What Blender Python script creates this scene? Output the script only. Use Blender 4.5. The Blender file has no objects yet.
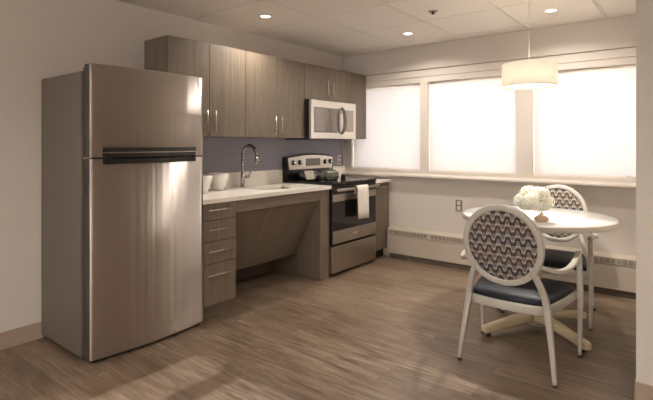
import bpy, bmesh, math, random
from mathutils import Vector, Matrix
random.seed(7)
PI = math.pi
C = bpy.context.scene.collection

# ---------------------------------------------------------------- camera
cam = bpy.data.objects.new('camera', bpy.data.cameras.new('camera'))
C.objects.link(cam)
cam.location = (3.329, -4.557, 1.248)
cam.rotation_euler = (PI / 2, 0, math.radians(38.305))
cam.data.sensor_width = 36
cam.data.lens = 471.86 / 653 * 36
cam.data.shift_y = -(200 - 143.94) / 653
cam.data.clip_start = 0.05
bpy.context.scene.camera = cam

# ---------------------------------------------------------------- light
H = 2.292
world = bpy.data.worlds.new('world')
bpy.context.scene.world = world
world.use_nodes = True
wn = world.node_tree.nodes
wn['Background'].inputs[0].default_value = (1.0, 0.97, 0.95, 1)
wn['Background'].inputs[1].default_value = 9.0

vs = bpy.context.scene.view_settings
vs.view_transform = 'Standard'
vs.look = 'None'
vs.gamma = 1
vs.use_curve_mapping = False
vs.exposure = 0.17

def lamp(kind, name, loc, energy, color, rot=(0, 0, 0), **kw):
    d = bpy.data.lights.new(name, kind)
    d.energy = energy
    d.color = color
    for k, v in kw.items():
        setattr(d, k, v)
    o = bpy.data.objects.new(name, d)
    o.location = loc
    o.rotation_euler = rot
    C.objects.link(o)
    return o

# low sun reaching the floor through the window behind the camera
lamp('SUN', 'sun', (2, -9, 4), 5.5, (0.96, 0.97, 1.0), (math.radians(64.5), 0, 0), angle=math.radians(0.5))

DOWNLIGHTS_AND_FILL = [(0.547, -1.84), (1.17, -0.58), (2.42, -0.58),
              (2.42, -3.73), (3.67, -3.73), (2.42, -5.0), (4.3, -5.0), (1.17, -5.0)]  # this row is unseen, added to light the room
DL_ENERGY = 9.5
DL_COLOR = (1.0, 0.93, 0.84)

# ---------------------------------------------------------------- helpers
_org = {}

class MB:
    """collects shapes in world coordinates for one mesh"""
    def __init__(s):
        s.bm = bmesh.new()
        s.M = Matrix.Identity(4)
        s.mi = 0

    def verts(s, vs_):
        return [s.bm.verts.new(s.M @ Vector(v)) for v in vs_]

    def face(s, f, smooth=False):
        try:
            fc = s.bm.faces.new(f)
            fc.material_index = s.mi
            fc.smooth = smooth
            return fc
        except ValueError:
            return None

    def box(s, a, b):
        x0, y0, z0 = a
        x1, y1, z1 = b
        v = s.verts([(x0, y0, z0), (x1, y0, z0), (x1, y1, z0), (x0, y1, z0),
                     (x0, y0, z1), (x1, y0, z1), (x1, y1, z1), (x0, y1, z1)])
        for f in ((0, 3, 2, 1), (4, 5, 6, 7), (0, 1, 5, 4), (1, 2, 6, 5), (2, 3, 7, 6), (3, 0, 4, 7)):
            s.face([v[i] for i in f])
        return s

    def prism(s, pts, axis, a, b):
        """pts: outline in the two other axes, extruded along axis from a to b"""
        def mk(p, t):
            if axis == 'x': return (t, p[0], p[1])
            if axis == 'y': return (p[0], t, p[1])
            return (p[0], p[1], t)
        v0 = s.verts([mk(p, a) for p in pts])
        v1 = s.verts([mk(p, b) for p in pts])
        n = len(pts)
        s.face(v0[::-1]); s.face(v1)
        for i in range(n):
            s.face([v0[i], v0[(i + 1) % n], v1[(i + 1) % n], v1[i]])
        return s

    def lathe(s, prof, c, n=32, axis='z', smooth=True, caps=True, sx=1, sy=1):
        """prof: (radius, height) pairs revolved round an axis through c"""
        rings = []
        for r, h in prof:
            ring = []
            for i in range(n):
                t = 2 * PI * i / n
                u, w = r * math.cos(t) * sx, r * math.sin(t) * sy
                if axis == 'z': p = (c[0] + u, c[1] + w, c[2] + h)
                elif axis == 'x': p = (c[0] + h, c[1] + u, c[2] + w)
                else: p = (c[0] + u, c[1] + h, c[2] + w)
                ring.append(p)
            rings.append(s.verts(ring))
        for a, b in zip(rings, rings[1:]):
            for i in range(n):
                s.face([a[i], a[(i + 1) % n], b[(i + 1) % n], b[i]], smooth)
        if caps:
            if prof[0][0] > 1e-5: s.face(rings[0][::-1])
            if prof[-1][0] > 1e-5: s.face(rings[-1])
        return s

    def sweep(s, path, dims, up=(0, 0, 1), closed=False, round_=False, smooth=True):
        """rounded bar along path; dims (w, h) for all or per point; w across, h along 'up'"""
        P = [Vector(p) for p in path]
        n = len(P)
        if not isinstance(dims[0], (tuple, list)):
            dims = [dims] * n
        up = Vector(up)
        rings = []
        for i in range(n):
            if closed:
                t = P[(i + 1) % n] - P[i - 1]
            else:
                t = P[min(i + 1, n - 1)] - P[max(i - 1, 0)]
            t.normalize()
            side = t.cross(up)
            if side.length < 1e-4:
                side = t.cross(Vector((0, 1, 0)))
            side.normalize()
            u2 = side.cross(t).normalized()
            w, h = dims[i][0] / 2, dims[i][1] / 2
            if round_:
                pr = [(w * math.cos(2 * PI * k / 12), h * math.sin(2 * PI * k / 12)) for k in range(12)]
            else:
                c = min(w, h) * 0.38
                d = c * 0.3
                pr = []
                for sx, sy, order in ((1, 1, 0), (-1, 1, 1), (-1, -1, 0), (1, -1, 1)):
                    q = [(w, h - c), (w - d, h - d), (w - c, h)]
                    if order: q = q[::-1]
                    pr += [(a * sx, b * sy) for a, b in q]
            rings.append(s.verts([P[i] + side * a + u2 * b for a, b in pr]))
        m = len(rings[0])
        rng = range(n) if closed else range(n - 1)
        for i in rng:
            a, b = rings[i], rings[(i + 1) % n]
            for k in range(m):
                s.face([a[k], a[(k + 1) % m], b[(k + 1) % m], b[k]], smooth)
        if not closed:
            s.face(rings[0][::-1]); s.face(rings[-1])
        return s

    def build(s, name, mat, parent=None, bevel=0, seg=2, **props):
        bmesh.ops.recalc_face_normals(s.bm, faces=s.bm.faces)
        if parent is None:
            xs = [v.co.x for v in s.bm.verts]; ys = [v.co.y for v in s.bm.verts]; zs = [v.co.z for v in s.bm.verts]
            o0 = Vector(((min(xs) + max(xs)) / 2, (min(ys) + max(ys)) / 2, min(zs)))
        else:
            o0 = _org[parent.name]
        for v in s.bm.verts:
            v.co -= o0
        me = bpy.data.meshes.new(name)
        s.bm.to_mesh(me); s.bm.free()
        mats = mat if isinstance(mat, (list, tuple)) else [mat]
        for m in mats:
            me.materials.append(m)
        o = bpy.data.objects.new(name, me)
        C.objects.link(o)
        _org[o.name] = o0
        if parent is None:
            o.location = o0
        else:
            o.parent = parent
        if bevel:
            b = o.modifiers.new('bevel', 'BEVEL')
            b.width = bevel; b.segments = seg; b.limit_method = 'ANGLE'
            b.angle_limit = math.radians(40)
            b.harden_normals = False
        for k, v in props.items():
            o[k] = v
        return o

def catmull(pts, k=5):
    P = [Vector(p) for p in pts]
    out = []
    for i in range(len(P) - 1):
        a, b, c, d = P[max(i - 1, 0)], P[i], P[i + 1], P[min(i + 2, len(P) - 1)]
        for j in range(k):
            t = j / k
            out.append(0.5 * ((2 * b) + (c - a) * t + (2 * a - 5 * b + 4 * c - d) * t * t + (3 * b - a - 3 * c + d) * t ** 3))
    out.append(P[-1])
    return out

def lerp_dims(dims, n):
    out = []
    m = len(dims) - 1
    for i in range(n):
        t = i / (n - 1) * m
        j = min(int(t), m - 1); u = t - j
        out.append((dims[j][0] * (1 - u) + dims[j + 1][0] * u, dims[j][1] * (1 - u) + dims[j + 1][1] * u))
    return out

def thing(name, loc, label, cat, group=None):
    o = bpy.data.objects.new(name, None)
    C.objects.link(o)
    o.location = loc
    o.empty_display_size = 0.1
    o['label'] = label; o['category'] = cat
    if group: o['group'] = group
    _org[o.name] = Vector(loc)
    return o

def copy_tree(o, parent=None):
    c = o.copy(); C.objects.link(c)
    if parent is not None: c.parent = parent
    _org[c.name] = _org.get(o.name, Vector((0, 0, 0)))
    for ch in list(o.children):
        copy_tree(ch, c)
    return c

# ---------------------------------------------------------------- materials
def mat(name, col, rough=0.5, metal=0.0, **kw):
    m = bpy.data.materials.new(name)
    m.use_nodes = True
    b = m.node_tree.nodes['Principled BSDF']
    b.inputs['Base Color'].default_value = (*col, 1)
    b.inputs['Roughness'].default_value = rough
    b.inputs['Metallic'].default_value = metal
    for k, v in kw.items():
        b.inputs[k.replace('_', ' ')].default_value = v
    return m

def N(m, t, **kw):
    n = m.node_tree.nodes.new(t)
    for k, v in kw.items():
        setattr(n, k, v)
    return n

def L(m, a, b):
    m.node_tree.links.new(a, b)

def math_(m, op, a, b=None, c=None):
    n = N(m, 'ShaderNodeMath', operation=op)
    for i, x in enumerate((a, b, c)):
        if x is None: continue
        if isinstance(x, (int, float)): n.inputs[i].default_value = x
        else: L(m, x, n.inputs[i])
    return n.outputs[0]

def coords(m, scale, loc=(0, 0, 0), rot=(0, 0, 0), kind='Object'):
    tc = N(m, 'ShaderNodeTexCoord'); mp = N(m, 'ShaderNodeMapping')
    mp.inputs['Scale'].default_value = scale
    mp.inputs['Location'].default_value = loc
    mp.inputs['Rotation'].default_value = rot
    L(m, tc.outputs[kind], mp.inputs[0])
    return mp.outputs[0]

def geo_coords(m, scale):
    g = N(m, 'ShaderNodeNewGeometry'); mp = N(m, 'ShaderNodeMapping')
    mp.inputs['Scale'].default_value = scale
    L(m, g.outputs['Position'], mp.inputs[0])
    return mp.outputs[0]

def noise(m, vec, scale=1, detail=4, rough=0.6):
    n = N(m, 'ShaderNodeTexNoise')
    n.inputs['Scale'].default_value = scale; n.inputs['Detail'].default_value = detail
    n.inputs['Roughness'].default_value = rough
    L(m, vec, n.inputs['Vector'])
    return n.outputs['Fac']

def ramp(m, fac, stops):
    r = N(m, 'ShaderNodeValToRGB')
    e = r.color_ramp.elements
    e[0].position = stops[0][0]; e[0].color = (*stops[0][1], 1)
    e[1].position = stops[-1][0]; e[1].color = (*stops[-1][1], 1)
    for p, c in stops[1:-1]:
        x = e.new(p); x.color = (*c, 1)
    L(m, fac, r.inputs[0])
    return r.outputs[0]

def mix(m, fac, a, b, blend='MIX'):
    n = N(m, 'ShaderNodeMix', data_type='RGBA', blend_type=blend)
    for i, x in ((0, fac), (6, a), (7, b)):
        if isinstance(x, (int, float)): n.inputs[i].default_value = x
        elif isinstance(x, tuple): n.inputs[i].default_value = (*x, 1)
        else: L(m, x, n.inputs[i])
    return n.outputs[2]

def bump(m, h, strength=0.2, dist=0.01):
    n = N(m, 'ShaderNodeBump')
    n.inputs['Strength'].default_value = strength; n.inputs['Distance'].default_value = dist
    L(m, h, n.inputs['Height'])
    L(m, n.outputs[0], m.node_tree.nodes['Principled BSDF'].inputs['Normal'])

def base(m, c): L(m, c, m.node_tree.nodes['Principled BSDF'].inputs['Base Color'])
def pin(m, name, c): L(m, c, m.node_tree.nodes['Principled BSDF'].inputs[name])

def paint(name, col):
    m = mat(name, col, 0.75)
    h = noise(m, geo_coords(m, (1, 1, 1)), 120, 3)
    bump(m, h, 0.08, 0.003)
    return m

M_wall = paint('wall_paint', (0.62, 0.56, 0.50))
M_trim = paint('window_trim_paint', (0.68, 0.615, 0.55))
M_base = mat('vinyl_baseboard', (0.36, 0.27, 0.20), 0.5)
M_sill = mat('sill_paint', (0.68, 0.61, 0.54), 0.3)
M_heater = mat('heater_enamel', (0.46, 0.395, 0.32), 0.45)
M_dark = mat('dark_gap', (0.03, 0.025, 0.022), 0.7)

# ceiling tile
M_tile = mat('ceiling_tile', (0.66, 0.60, 0.54), 0.9)
h = noise(M_tile, geo_coords(M_tile, (1, 1, 1)), 160, 5)
base(M_tile, ramp(M_tile, h, [(0.3, (0.72, 0.66, 0.60)), (0.6, (0.80, 0.74, 0.68))]))
bump(M_tile, h, 0.3, 0.004)
M_grid = mat('ceiling_grid_metal', (0.72, 0.67, 0.61), 0.5)

# floor: vinyl planks running across, towards the kitchen wall
def make_floor_mat():
    m = mat('plank_floor', (0.3, 0.2, 0.15), 0.42)
    v = geo_coords(m, (1, 1, 1))
    br = N(m, 'ShaderNodeTexBrick')
    br.offset = 0.37; br.squash = 1
    br.inputs['Scale'].default_value = 1
    br.inputs['Brick Width'].default_value = 1.22
    br.inputs['Row Height'].default_value = 0.152
    br.inputs['Mortar Size'].default_value = 0.0015
    br.inputs['Mortar Smooth'].default_value = 0.3
    br.inputs['Color1'].default_value = (0, 0, 0, 1)
    br.inputs['Color2'].default_value = (1, 1, 1, 1)
    br.inputs['Mortar'].default_value = (0.5, 0.5, 0.5, 1)
    L(m, v, br.inputs['Vector'])
    # per plank offset for the grain
    add = N(m, 'ShaderNodeVectorMath', operation='MULTIPLY_ADD')
    L(m, br.outputs['Color'], add.inputs[0]); add.inputs[1].default_value = (7, 3, 5)
    L(m, v, add.inputs[2])
    mp = N(m, 'ShaderNodeMapping'); mp.inputs['Scale'].default_value = (2.6, 34, 1)
    L(m, add.outputs[0], mp.inputs[0])
    g1 = noise(m, mp.outputs[0], 1.6, 7, 0.65)
    mp2 = N(m, 'ShaderNodeMapping'); mp2.inputs['Scale'].default_value = (1.1, 4.5, 1)
    L(m, add.outputs[0], mp2.inputs[0])
    g2 = noise(m, mp2.outputs[0], 2.2, 4, 0.6)
    c = ramp(m, g1, [(0.30, (0.085, 0.053, 0.033)), (0.44, (0.165, 0.113, 0.076)), (0.57, (0.225, 0.165, 0.117)), (0.75, (0.32, 0.25, 0.19))])
    c2 = ramp(m, g2, [(0.32, (0.72, 0.68, 0.64)), (0.5, (0.97, 0.96, 0.95)), (0.7, (1.1, 1.1, 1.12))])
    c = mix(m, 1.0, c, c2, 'MULTIPLY')
    tone = ramp(m, br.outputs['Color'], [(0.0, (0.84, 0.82, 0.80)), (1.0, (1.1, 1.1, 1.1))])
    c = mix(m, 1.0, c, tone, 'MULTIPLY')
    c = mix(m, math_(m, 'MULTIPLY', br.outputs['Fac'], 0.45), c, (0.06, 0.04, 0.03))
    base(m, c)
    r = math_(m, 'MULTIPLY_ADD', g1, 0.25, 0.26)
    pin(m, 'Roughness', r)
    bump(m, g1, 0.12, 0.003)
    return m
M_floor = make_floor_mat()

def laminate(name, dark, light, axis='z'):
    m = mat(name, light, 0.5)
    sc = {'z': (38, 38, 1.3), 'y': (38, 1.3, 38), 's': (0.5, 38, 1.0)}[axis]
    g = noise(m, geo_coords(m, sc), 1.6, 6, 0.7)
    g2 = noise(m, geo_coords(m, tuple(q * 3.2 for q in sc)), 1.3, 3, 0.6)
    f = math_(m, 'ADD', math_(m, 'MULTIPLY', g, 0.65), math_(m, 'MULTIPLY', g2, 0.35))
    base(m, ramp(m, f, [(0.36, dark), (0.62, light)]))
    bump(m, f, 0.08, 0.002)
    return m
M_lam = laminate('grey_oak_laminate', (0.120, 0.091, 0.064), (0.205, 0.160, 0.117))
M_lamy = laminate('grey_oak_laminate_level', (0.120, 0.091, 0.064), (0.205, 0.160, 0.117), 'y')

M_slope = laminate('grey_oak_laminate_slope', (0.120, 0.091, 0.064), (0.205, 0.160, 0.117), 's')
M_quartz = mat('cream_quartz', (0.72, 0.65, 0.56), 0.25)
h = noise(M_quartz, geo_coords(M_quartz, (1, 1, 1)), 60, 4)
base(M_quartz, ramp(M_quartz, h, [(0.35, (0.80, 0.74, 0.66)), (0.6, (0.86, 0.81, 0.73))]))

def make_mosaic():
    m = mat('dot_mosaic', (0.2, 0.2, 0.25), 0.22)
    g = N(m, 'ShaderNodeNewGeometry')
    mp = N(m, 'ShaderNodeMapping'); mp.inputs['Rotation'].default_value = (math.radians(45), 0, 0)
    L(m, g.outputs['Position'], mp.inputs[0])
    vo = N(m, 'ShaderNodeTexVoronoi'); vo.inputs['Randomness'].default_value = 0
    vo.inputs['Scale'].default_value = 1 / 0.021
    mz = N(m, 'ShaderNodeMapping'); mz.inputs['Scale'].default_value = (0, 1, 1)
    L(m, mp.outputs[0], mz.inputs[0]); L(m, mz.outputs[0], vo.inputs['Vector'])
    d = vo.outputs['Distance']
    base(m, ramp(m, d, [(0.34, (0.19, 0.185, 0.235)), (0.48, (0.37, 0.35, 0.385))]))
    pin(m, 'Roughness', ramp(m, d, [(0.36, (0.22,) * 3), (0.46, (0.7,) * 3)]))
    inv = math_(m, 'SUBTRACT', 1.0, d)
    bump(m, inv, 0.35, 0.004)
    return m
M_mosaic = make_mosaic()

def steel(name, col, rough, aniso=0.75, grain='y'):
    m = mat(name, col, rough, 1.0)
    b = m.node_tree.nodes['Principled BSDF']
    b.inputs['Anisotropic'].default_value = aniso
    t = N(m, 'ShaderNodeCombineXYZ')
    t.inputs[2].default_value = 1.0
    L(m, t.outputs[0], b.inputs['Tangent'])
    return m
M_steel = steel('brushed_steel', (0.60, 0.54, 0.50), 0.48, 1.0)
hs = noise(M_steel, geo_coords(M_steel, (0, 17, 0.1)), 1, 1)
bump(M_steel, hs, 0.28, 0.010)
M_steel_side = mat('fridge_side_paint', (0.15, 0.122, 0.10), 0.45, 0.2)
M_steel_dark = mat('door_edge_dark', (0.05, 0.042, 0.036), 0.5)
M_steel2 = steel('appliance_steel', (0.44, 0.395, 0.34), 0.32, 0.6)
M_chrome = mat('chrome', (0.75, 0.72, 0.68), 0.18, 1.0)
M_faucet = mat('faucet_chrome', (0.42, 0.40, 0.38), 0.16, 1.0)
M_nickel = mat('satin_nickel', (0.52, 0.47, 0.40), 0.38, 1.0)
M_black = mat('black_enamel', (0.012, 0.011, 0.011), 0.28)
M_blackglass = mat('black_glass', (0.012, 0.011, 0.011), 0.06)
M_mwglass = mat('microwave_window', (0.24, 0.215, 0.19), 0.10, 0.7)
M_cloth = mat('white_towel', (0.80, 0.74, 0.67), 0.95)
h = noise(M_cloth, geo_coords(M_cloth, (1, 1, 1)), 260, 3); bump(M_cloth, h, 0.5, 0.004)
M_ceramic = mat('white_ceramic', (0.88, 0.84, 0.78), 0.2)
M_plate = mat('white_plastic', (0.78, 0.72, 0.64), 0.35)
M_brass = mat('bronze_plate', (0.30, 0.245, 0.19), 0.4, 0.4)
M_slot = mat('socket_face', (0.62, 0.54, 0.45), 0.4)
M_pot = mat('green_pot_enamel', (0.115, 0.115, 0.09), 0.22)
M_pan = mat('dark_pan', (0.20, 0.185, 0.17), 0.28, 0.8)
M_vinyl = mat('navy_vinyl', (0.009, 0.011, 0.019), 0.5, Specular_IOR_Level=0.3)
h = noise(M_vinyl, geo_coords(M_vinyl, (1, 1, 1)), 300, 3); bump(M_vinyl, h, 0.2, 0.002)
M_frame = mat('antique_white_frame', (0.60, 0.54, 0.46), 0.35, 0.15)
h = noise(M_frame, geo_coords(M_frame, (1, 1, 1)), 70, 5, 0.7)
base(M_frame, ramp(M_frame, h, [(0.3, (0.43, 0.395, 0.345)), (0.6, (0.50, 0.462, 0.408))]))
M_tabletop = mat('white_laminate', (0.86, 0.84, 0.81), 0.14)
M_edge = mat('table_edge', (0.48, 0.42, 0.35), 0.4)
M_legwood = mat('cream_metal_base', (0.56, 0.46, 0.30), 0.4)
M_petal = mat('cream_petals', (0.86, 0.81, 0.66), 0.8)
M_petal.node_tree.nodes['Principled BSDF'].inputs['Subsurface Weight'].default_value = 0.2
h = noise(M_petal, geo_coords(M_petal, (1, 1, 1)), 45, 3)
base(M_petal, ramp(M_petal, h, [(0.35, (0.86, 0.81, 0.66)), (0.6, (0.92, 0.89, 0.80))]))
M_stem = mat('green_stem', (0.12, 0.16, 0.05), 0.6)
M_amber = mat('amber_glass', (0.62, 0.42, 0.30), 0.12)
M_glass = mat('clear_glass', (0.95, 0.95, 0.93), 0.03, Transmission_Weight=1.0)
M_rubber = mat('dark_glide', (0.05, 0.045, 0.04), 0.35, 0.6)

def thin_glass():
    m = bpy.data.materials.new('window_pane_glass'); m.use_nodes = True
    nt = m.node_tree; nt.nodes.remove(nt.nodes['Principled BSDF'])
    tr = N(m, 'ShaderNodeBsdfTransparent'); gl = N(m, 'ShaderNodeBsdfGlossy'); gl.inputs['Roughness'].default_value = 0.02
    mx = N(m, 'ShaderNodeMixShader'); mx.inputs[0].default_value = 0.06
    L(m, tr.outputs[0], mx.inputs[1]); L(m, gl.outputs[0], mx.inputs[2])
    L(m, mx.outputs[0], nt.nodes['Material Output'].inputs[0])
    return m
M_pane = thin_glass()

def shade_mat(name, col, trans, transp):
    m = bpy.data.materials.new(name); m.use_nodes = True
    nt = m.node_tree; nt.nodes.remove(nt.nodes['Principled BSDF'])
    df = N(m, 'ShaderNodeBsdfDiffuse'); df.inputs[0].default_value = (*col, 1)
    tl = N(m, 'ShaderNodeBsdfTranslucent'); tl.inputs[0].default_value = (*col, 1)
    m1 = N(m, 'ShaderNodeMixShader'); m1.inputs[0].default_value = trans
    L(m, df.outputs[0], m1.inputs[1]); L(m, tl.outputs[0], m1.inputs[2])
    tp = N(m, 'ShaderNodeBsdfTransparent')
    m2 = N(m, 'ShaderNodeMixShader'); m2.inputs[0].default_value = transp
    L(m, m1.outputs[0], m2.inputs[1]); L(m, tp.outputs[0], m2.inputs[2])
    L(m, m2.outputs[0], nt.nodes['Material Output'].inputs[0])
    return m
M_blind = shade_mat('roller_shade_fabric', (0.70, 0.665, 0.655), 0.085, 0.006)
M_lampshade = shade_mat('lampshade_fabric', (0.86, 0.83, 0.74), 0.17, 0.0)

def emit(name, col, st):
    m = bpy.data.materials.new(name); m.use_nodes = True
    nt = m.node_tree; nt.nodes.remove(nt.nodes['Principled BSDF'])
    e = N(m, 'ShaderNodeEmission'); e.inputs[0].default_value = (*col, 1); e.inputs[1].default_value = st
    L(m, e.outputs[0], nt.nodes['Material Output'].inputs[0])
    return m
M_lens = emit('downlight_lens', (1.0, 0.92, 0.80), 6.0)

def make_wave():
    """upholstery: rows of meandering lines in navy, brown and grey"""
    m = mat('meander_upholstery', (0.3, 0.28, 0.26), 0.85)
    tc = N(m, 'ShaderNodeTexCoord'); sep = N(m, 'ShaderNodeSeparateXYZ')
    L(m, tc.outputs['Object'], sep.inputs[0])
    X, Z = sep.outputs[0], sep.outputs[2]
    lam, row, amp = 0.051, 0.055, 0.0170
    ph = math_(m, 'MULTIPLY', X, 2 * PI / lam)
    sn = math_(m, 'SINE', ph)
    w = math_(m, 'TANH', math_(m, 'MULTIPLY', sn, 1.5))
    slope = math_(m, 'MULTIPLY', math_(m, 'COSINE', ph), 1.5 * amp * 2 * PI / lam)
    slope = math_(m, 'MULTIPLY', slope, math_(m, 'SUBTRACT', 1.0, math_(m, 'MULTIPLY', w, w)))
    corr = math_(m, 'SQRT', math_(m, 'ADD', math_(m, 'MULTIPLY', slope, slope), 1.0))
    v = math_(m, 'ADD', Z, math_(m, 'MULTIPLY', w, amp))
    vr = math_(m, 'DIVIDE', v, row)
    fr = math_(m, 'FRACT', vr)
    idx = math_(m, 'FLOOR', vr)
    # distance from the dark line, in metres
    d1 = math_(m, 'MULTIPLY', math_(m, 'ABSOLUTE', math_(m, 'SUBTRACT', fr, 0.30)), row)
    d1 = math_(m, 'DIVIDE', d1, corr)
    d2 = math_(m, 'MULTIPLY', math_(m, 'ABSOLUTE', math_(m, 'SUBTRACT', fr, 0.62)), row)
    d2 = math_(m, 'DIVIDE', d2, corr)
    line1 = math_(m, 'LESS_THAN', d1, 0.0060)
    line2 = math_(m, 'LESS_THAN', d2, 0.0036)
    k = math_(m, 'FRACT', math_(m, 'DIVIDE', math_(m, 'ADD', idx, 0.01), 3.0))
    dark = ramp(m, k, [(0.0, (0.045, 0.030, 0.024)), (0.33, (0.030, 0.027, 0.034)), (0.66, (0.065, 0.038, 0.027))])
    fill = ramp(m, k, [(0.0, (0.20, 0.165, 0.135)), (0.33, (0.155, 0.145, 0.155)), (0.66, (0.175, 0.135, 0.112))])
    for r in (dark, fill):
        r.node.color_ramp.interpolation = 'CONSTANT'
    c = mix(m, line2, fill, (0.43, 0.37, 0.31))
    c = mix(m, line1, c, dark)
    base(m, c)
    h = noise(m, geo_coords(m, (1, 1, 1)), 400, 2); bump(m, h, 0.3, 0.002)
    return m
M_wave = make_wave()

# ---------------------------------------------------------------- the setting
def struct(mb, name, m, bevel=0):
    return mb.build(name, m, None, bevel, kind='structure')

XR, YF = 5.6, -7.0
struct(MB().box((-0.15, YF - 0.15, -0.1), (XR + 0.15, 0.15, 0)), 'floor', M_floor)
struct(MB().box((-0.15, YF, 0), (0, 0.15, H + 0.12)), 'wall_left', M_wall)
struct(MB().box((XR, YF, 0), (XR + 0.15, -1.70, H + 0.12)), 'wall_right', M_wall)
# pier and return wall on the right
mb = MB()
mb.prism([(3.09, 0.0), (3.09, -1.846), (XR, -1.846), (XR, -1.70), (3.24, -1.70), (3.24, 0.0)], 'z', 0, H + 0.12)
struct(mb, 'wall_alcove', M_wall)

# window wall
WZ0, WZ1 = 0.965, 1.905
WIN = [(0.105, 1.003), (1.087, 1.998), (2.133, 3.09)]
mb = MB()
mb.box((0, 0, 0), (3.24, 0.15, WZ0 - 0.03))
mb.box((0, 0, WZ1), (3.24, 0.15, 2.036)).box((0, -0.032, 2.036), (3.09, 0.15, H + 0.12)).box((3.09, 0, 2.036), (3.24, 0.15, H + 0.12))
mb.box((0, 0, WZ0 - 0.03), (WIN[0][0], 0.15, WZ1))
mb.box((WIN[0][1], 0, WZ0 - 0.03), (WIN[1][0], 0.15, WZ1))
mb.box((WIN[1][1], 0, WZ0 - 0.03), (WIN[2][0], 0.15, WZ1))
mb.box((3.09, 0, WZ0 - 0.03), (3.24, 0.15, WZ1))
struct(mb, 'wall_back', M_wall)
# header band over the shades
struct(MB().box((0.34, -0.014, 1.959), (3.09, 0.0, 2.030)).box((0.30, -0.010, WZ1 - 0.005), (3.09, 0.0, 1.955)), 'trim_1', M_trim, 0.002)
# mullion covers
struct(MB().box((1.003, -0.012, 0.962), (1.087, 0.0, WZ1 - 0.005)), 'trim_2', M_trim, 0.002)
struct(MB().box((1.998, -0.012, 0.962), (2.133, 0.0, WZ1 - 0.005)), 'trim_3', M_trim, 0.002)
# sill ledge
mb = MB().box((0.0, -0.012, 0.927), (3.09, 0.0, 0.962))
mb.prism([(0.0, 0.932), (-0.055, 0.926), (-0.068, 0.915), (-0.068, 0.897), (-0.055, 0.892), (0.0, 0.892)], 'x', 0.0, 3.09)
struct(mb, 'trim_4', M_sill, 0.002)
for i, (a, b) in enumerate(WIN):
    fr = MB()
    fr.box((a, 0.085, WZ0 - 0.03), (a + 0.03, 0.13, WZ1)).box((b - 0.03, 0.085, WZ0 - 0.03), (b, 0.13, WZ1))
    fr.box((a + 0.03, 0.085, WZ0 - 0.03), (b - 0.03, 0.13, WZ0 + 0.01)).box((a + 0.03, 0.085, WZ1 - 0.03), (b - 0.03, 0.13, WZ1))
    w = struct(fr, 'window_%d' % (i + 1), M_trim, 0.002)
    MB().box((a + 0.03, 0.104, WZ0 + 0.01), (b - 0.03, 0.108, WZ1 - 0.03)).build('pane', M_pane, w)

# front wall (behind the camera) with a two-light window and one more added for fill
FW = [(0.985, 1.285), (1.395, 2.35), (2.75, 4.6)]  # third opening is added, unseen, to brighten the window wall
FZ0, FZ1 = 0.95, 2.06
mb = MB()
y0, y1 = YF - 0.15, YF
mb.box((0, y0, 0), (XR, y1, FZ0)).box((0, y0, FZ1), (XR, y1, H + 0.12))
mb.box((0, y0, FZ0), (FW[0][0], y1, FZ1)).box((FW[0][1], y0, FZ0), (FW[1][0], y1, FZ1)).box((FW[1][1], y0, FZ0), (FW[2][0], y1, FZ1)).box((FW[2][1], y0, FZ0), (XR, y1, FZ1))
struct(mb, 'wall_front', M_wall)
for i, (a, b) in enumerate(FW):
    fr = MB()
    fr.box((a, y0 + 0.02, FZ0), (a + 0.012, y0 + 0.06, FZ1)).box((b - 0.012, y0 + 0.02, FZ0), (b, y0 + 0.06, FZ1))
    fr.box((a, y0 + 0.02, FZ0), (b, y0 + 0.06, FZ0 + 0.02)).box((a, y0 + 0.02, FZ1 - 0.02), (b, y0 + 0.06, FZ1))
    w = struct(fr, 'window_%d' % (i + 4), M_trim)
    MB().box((a, y0 + 0.035, FZ0), (b, y0 + 0.039, FZ1)).build('pane', M_pane, w)
    if i == 2:  # sheet added over the fill window to block sun and soften its light
        MB().box((a + 0.003, y1 - 0.03, FZ0 + 0.004), (b - 0.003, y1 - 0.0285, FZ1 - 0.004)).build('added_diffuser', shade_mat('added_diffuser_fabric', (0.95, 0.93, 0.91), 0.85, 0.0), w)

# baseboards
def baseboard(name, pts, a, b, axis):
    struct(MB().prism(pts, axis, a, b), name, M_base, 0.0015)
bp = [(0, 0), (0.012, 0), (0.009, 0.008), (0.006, 0.1), (0, 0.104)]
baseboard('baseboard_left', bp, YF, -3.30, 'y')
baseboard('baseboard_alcove', [(-1.846 - p, z) for p, z in bp], 3.09, XR, 'x')
baseboard('baseboard_recess', [(3.09 - p, z) for p, z in bp], -1.84, -0.10, 'y')
baseboard('baseboard_front', [(YF + p, z) for p, z in bp], 0.02, XR, 'x')
baseboard('baseboard_right', [(XR - p, z) for p, z in bp], YF + 0.02, -1.87, 'y')
struct(MB().box((0, -2.20, 0), (0.02, -1.23, 0.10)), 'baseboard_knee', mat('knee_base', (0.16, 0.12, 0.09), 0.6))

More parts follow.
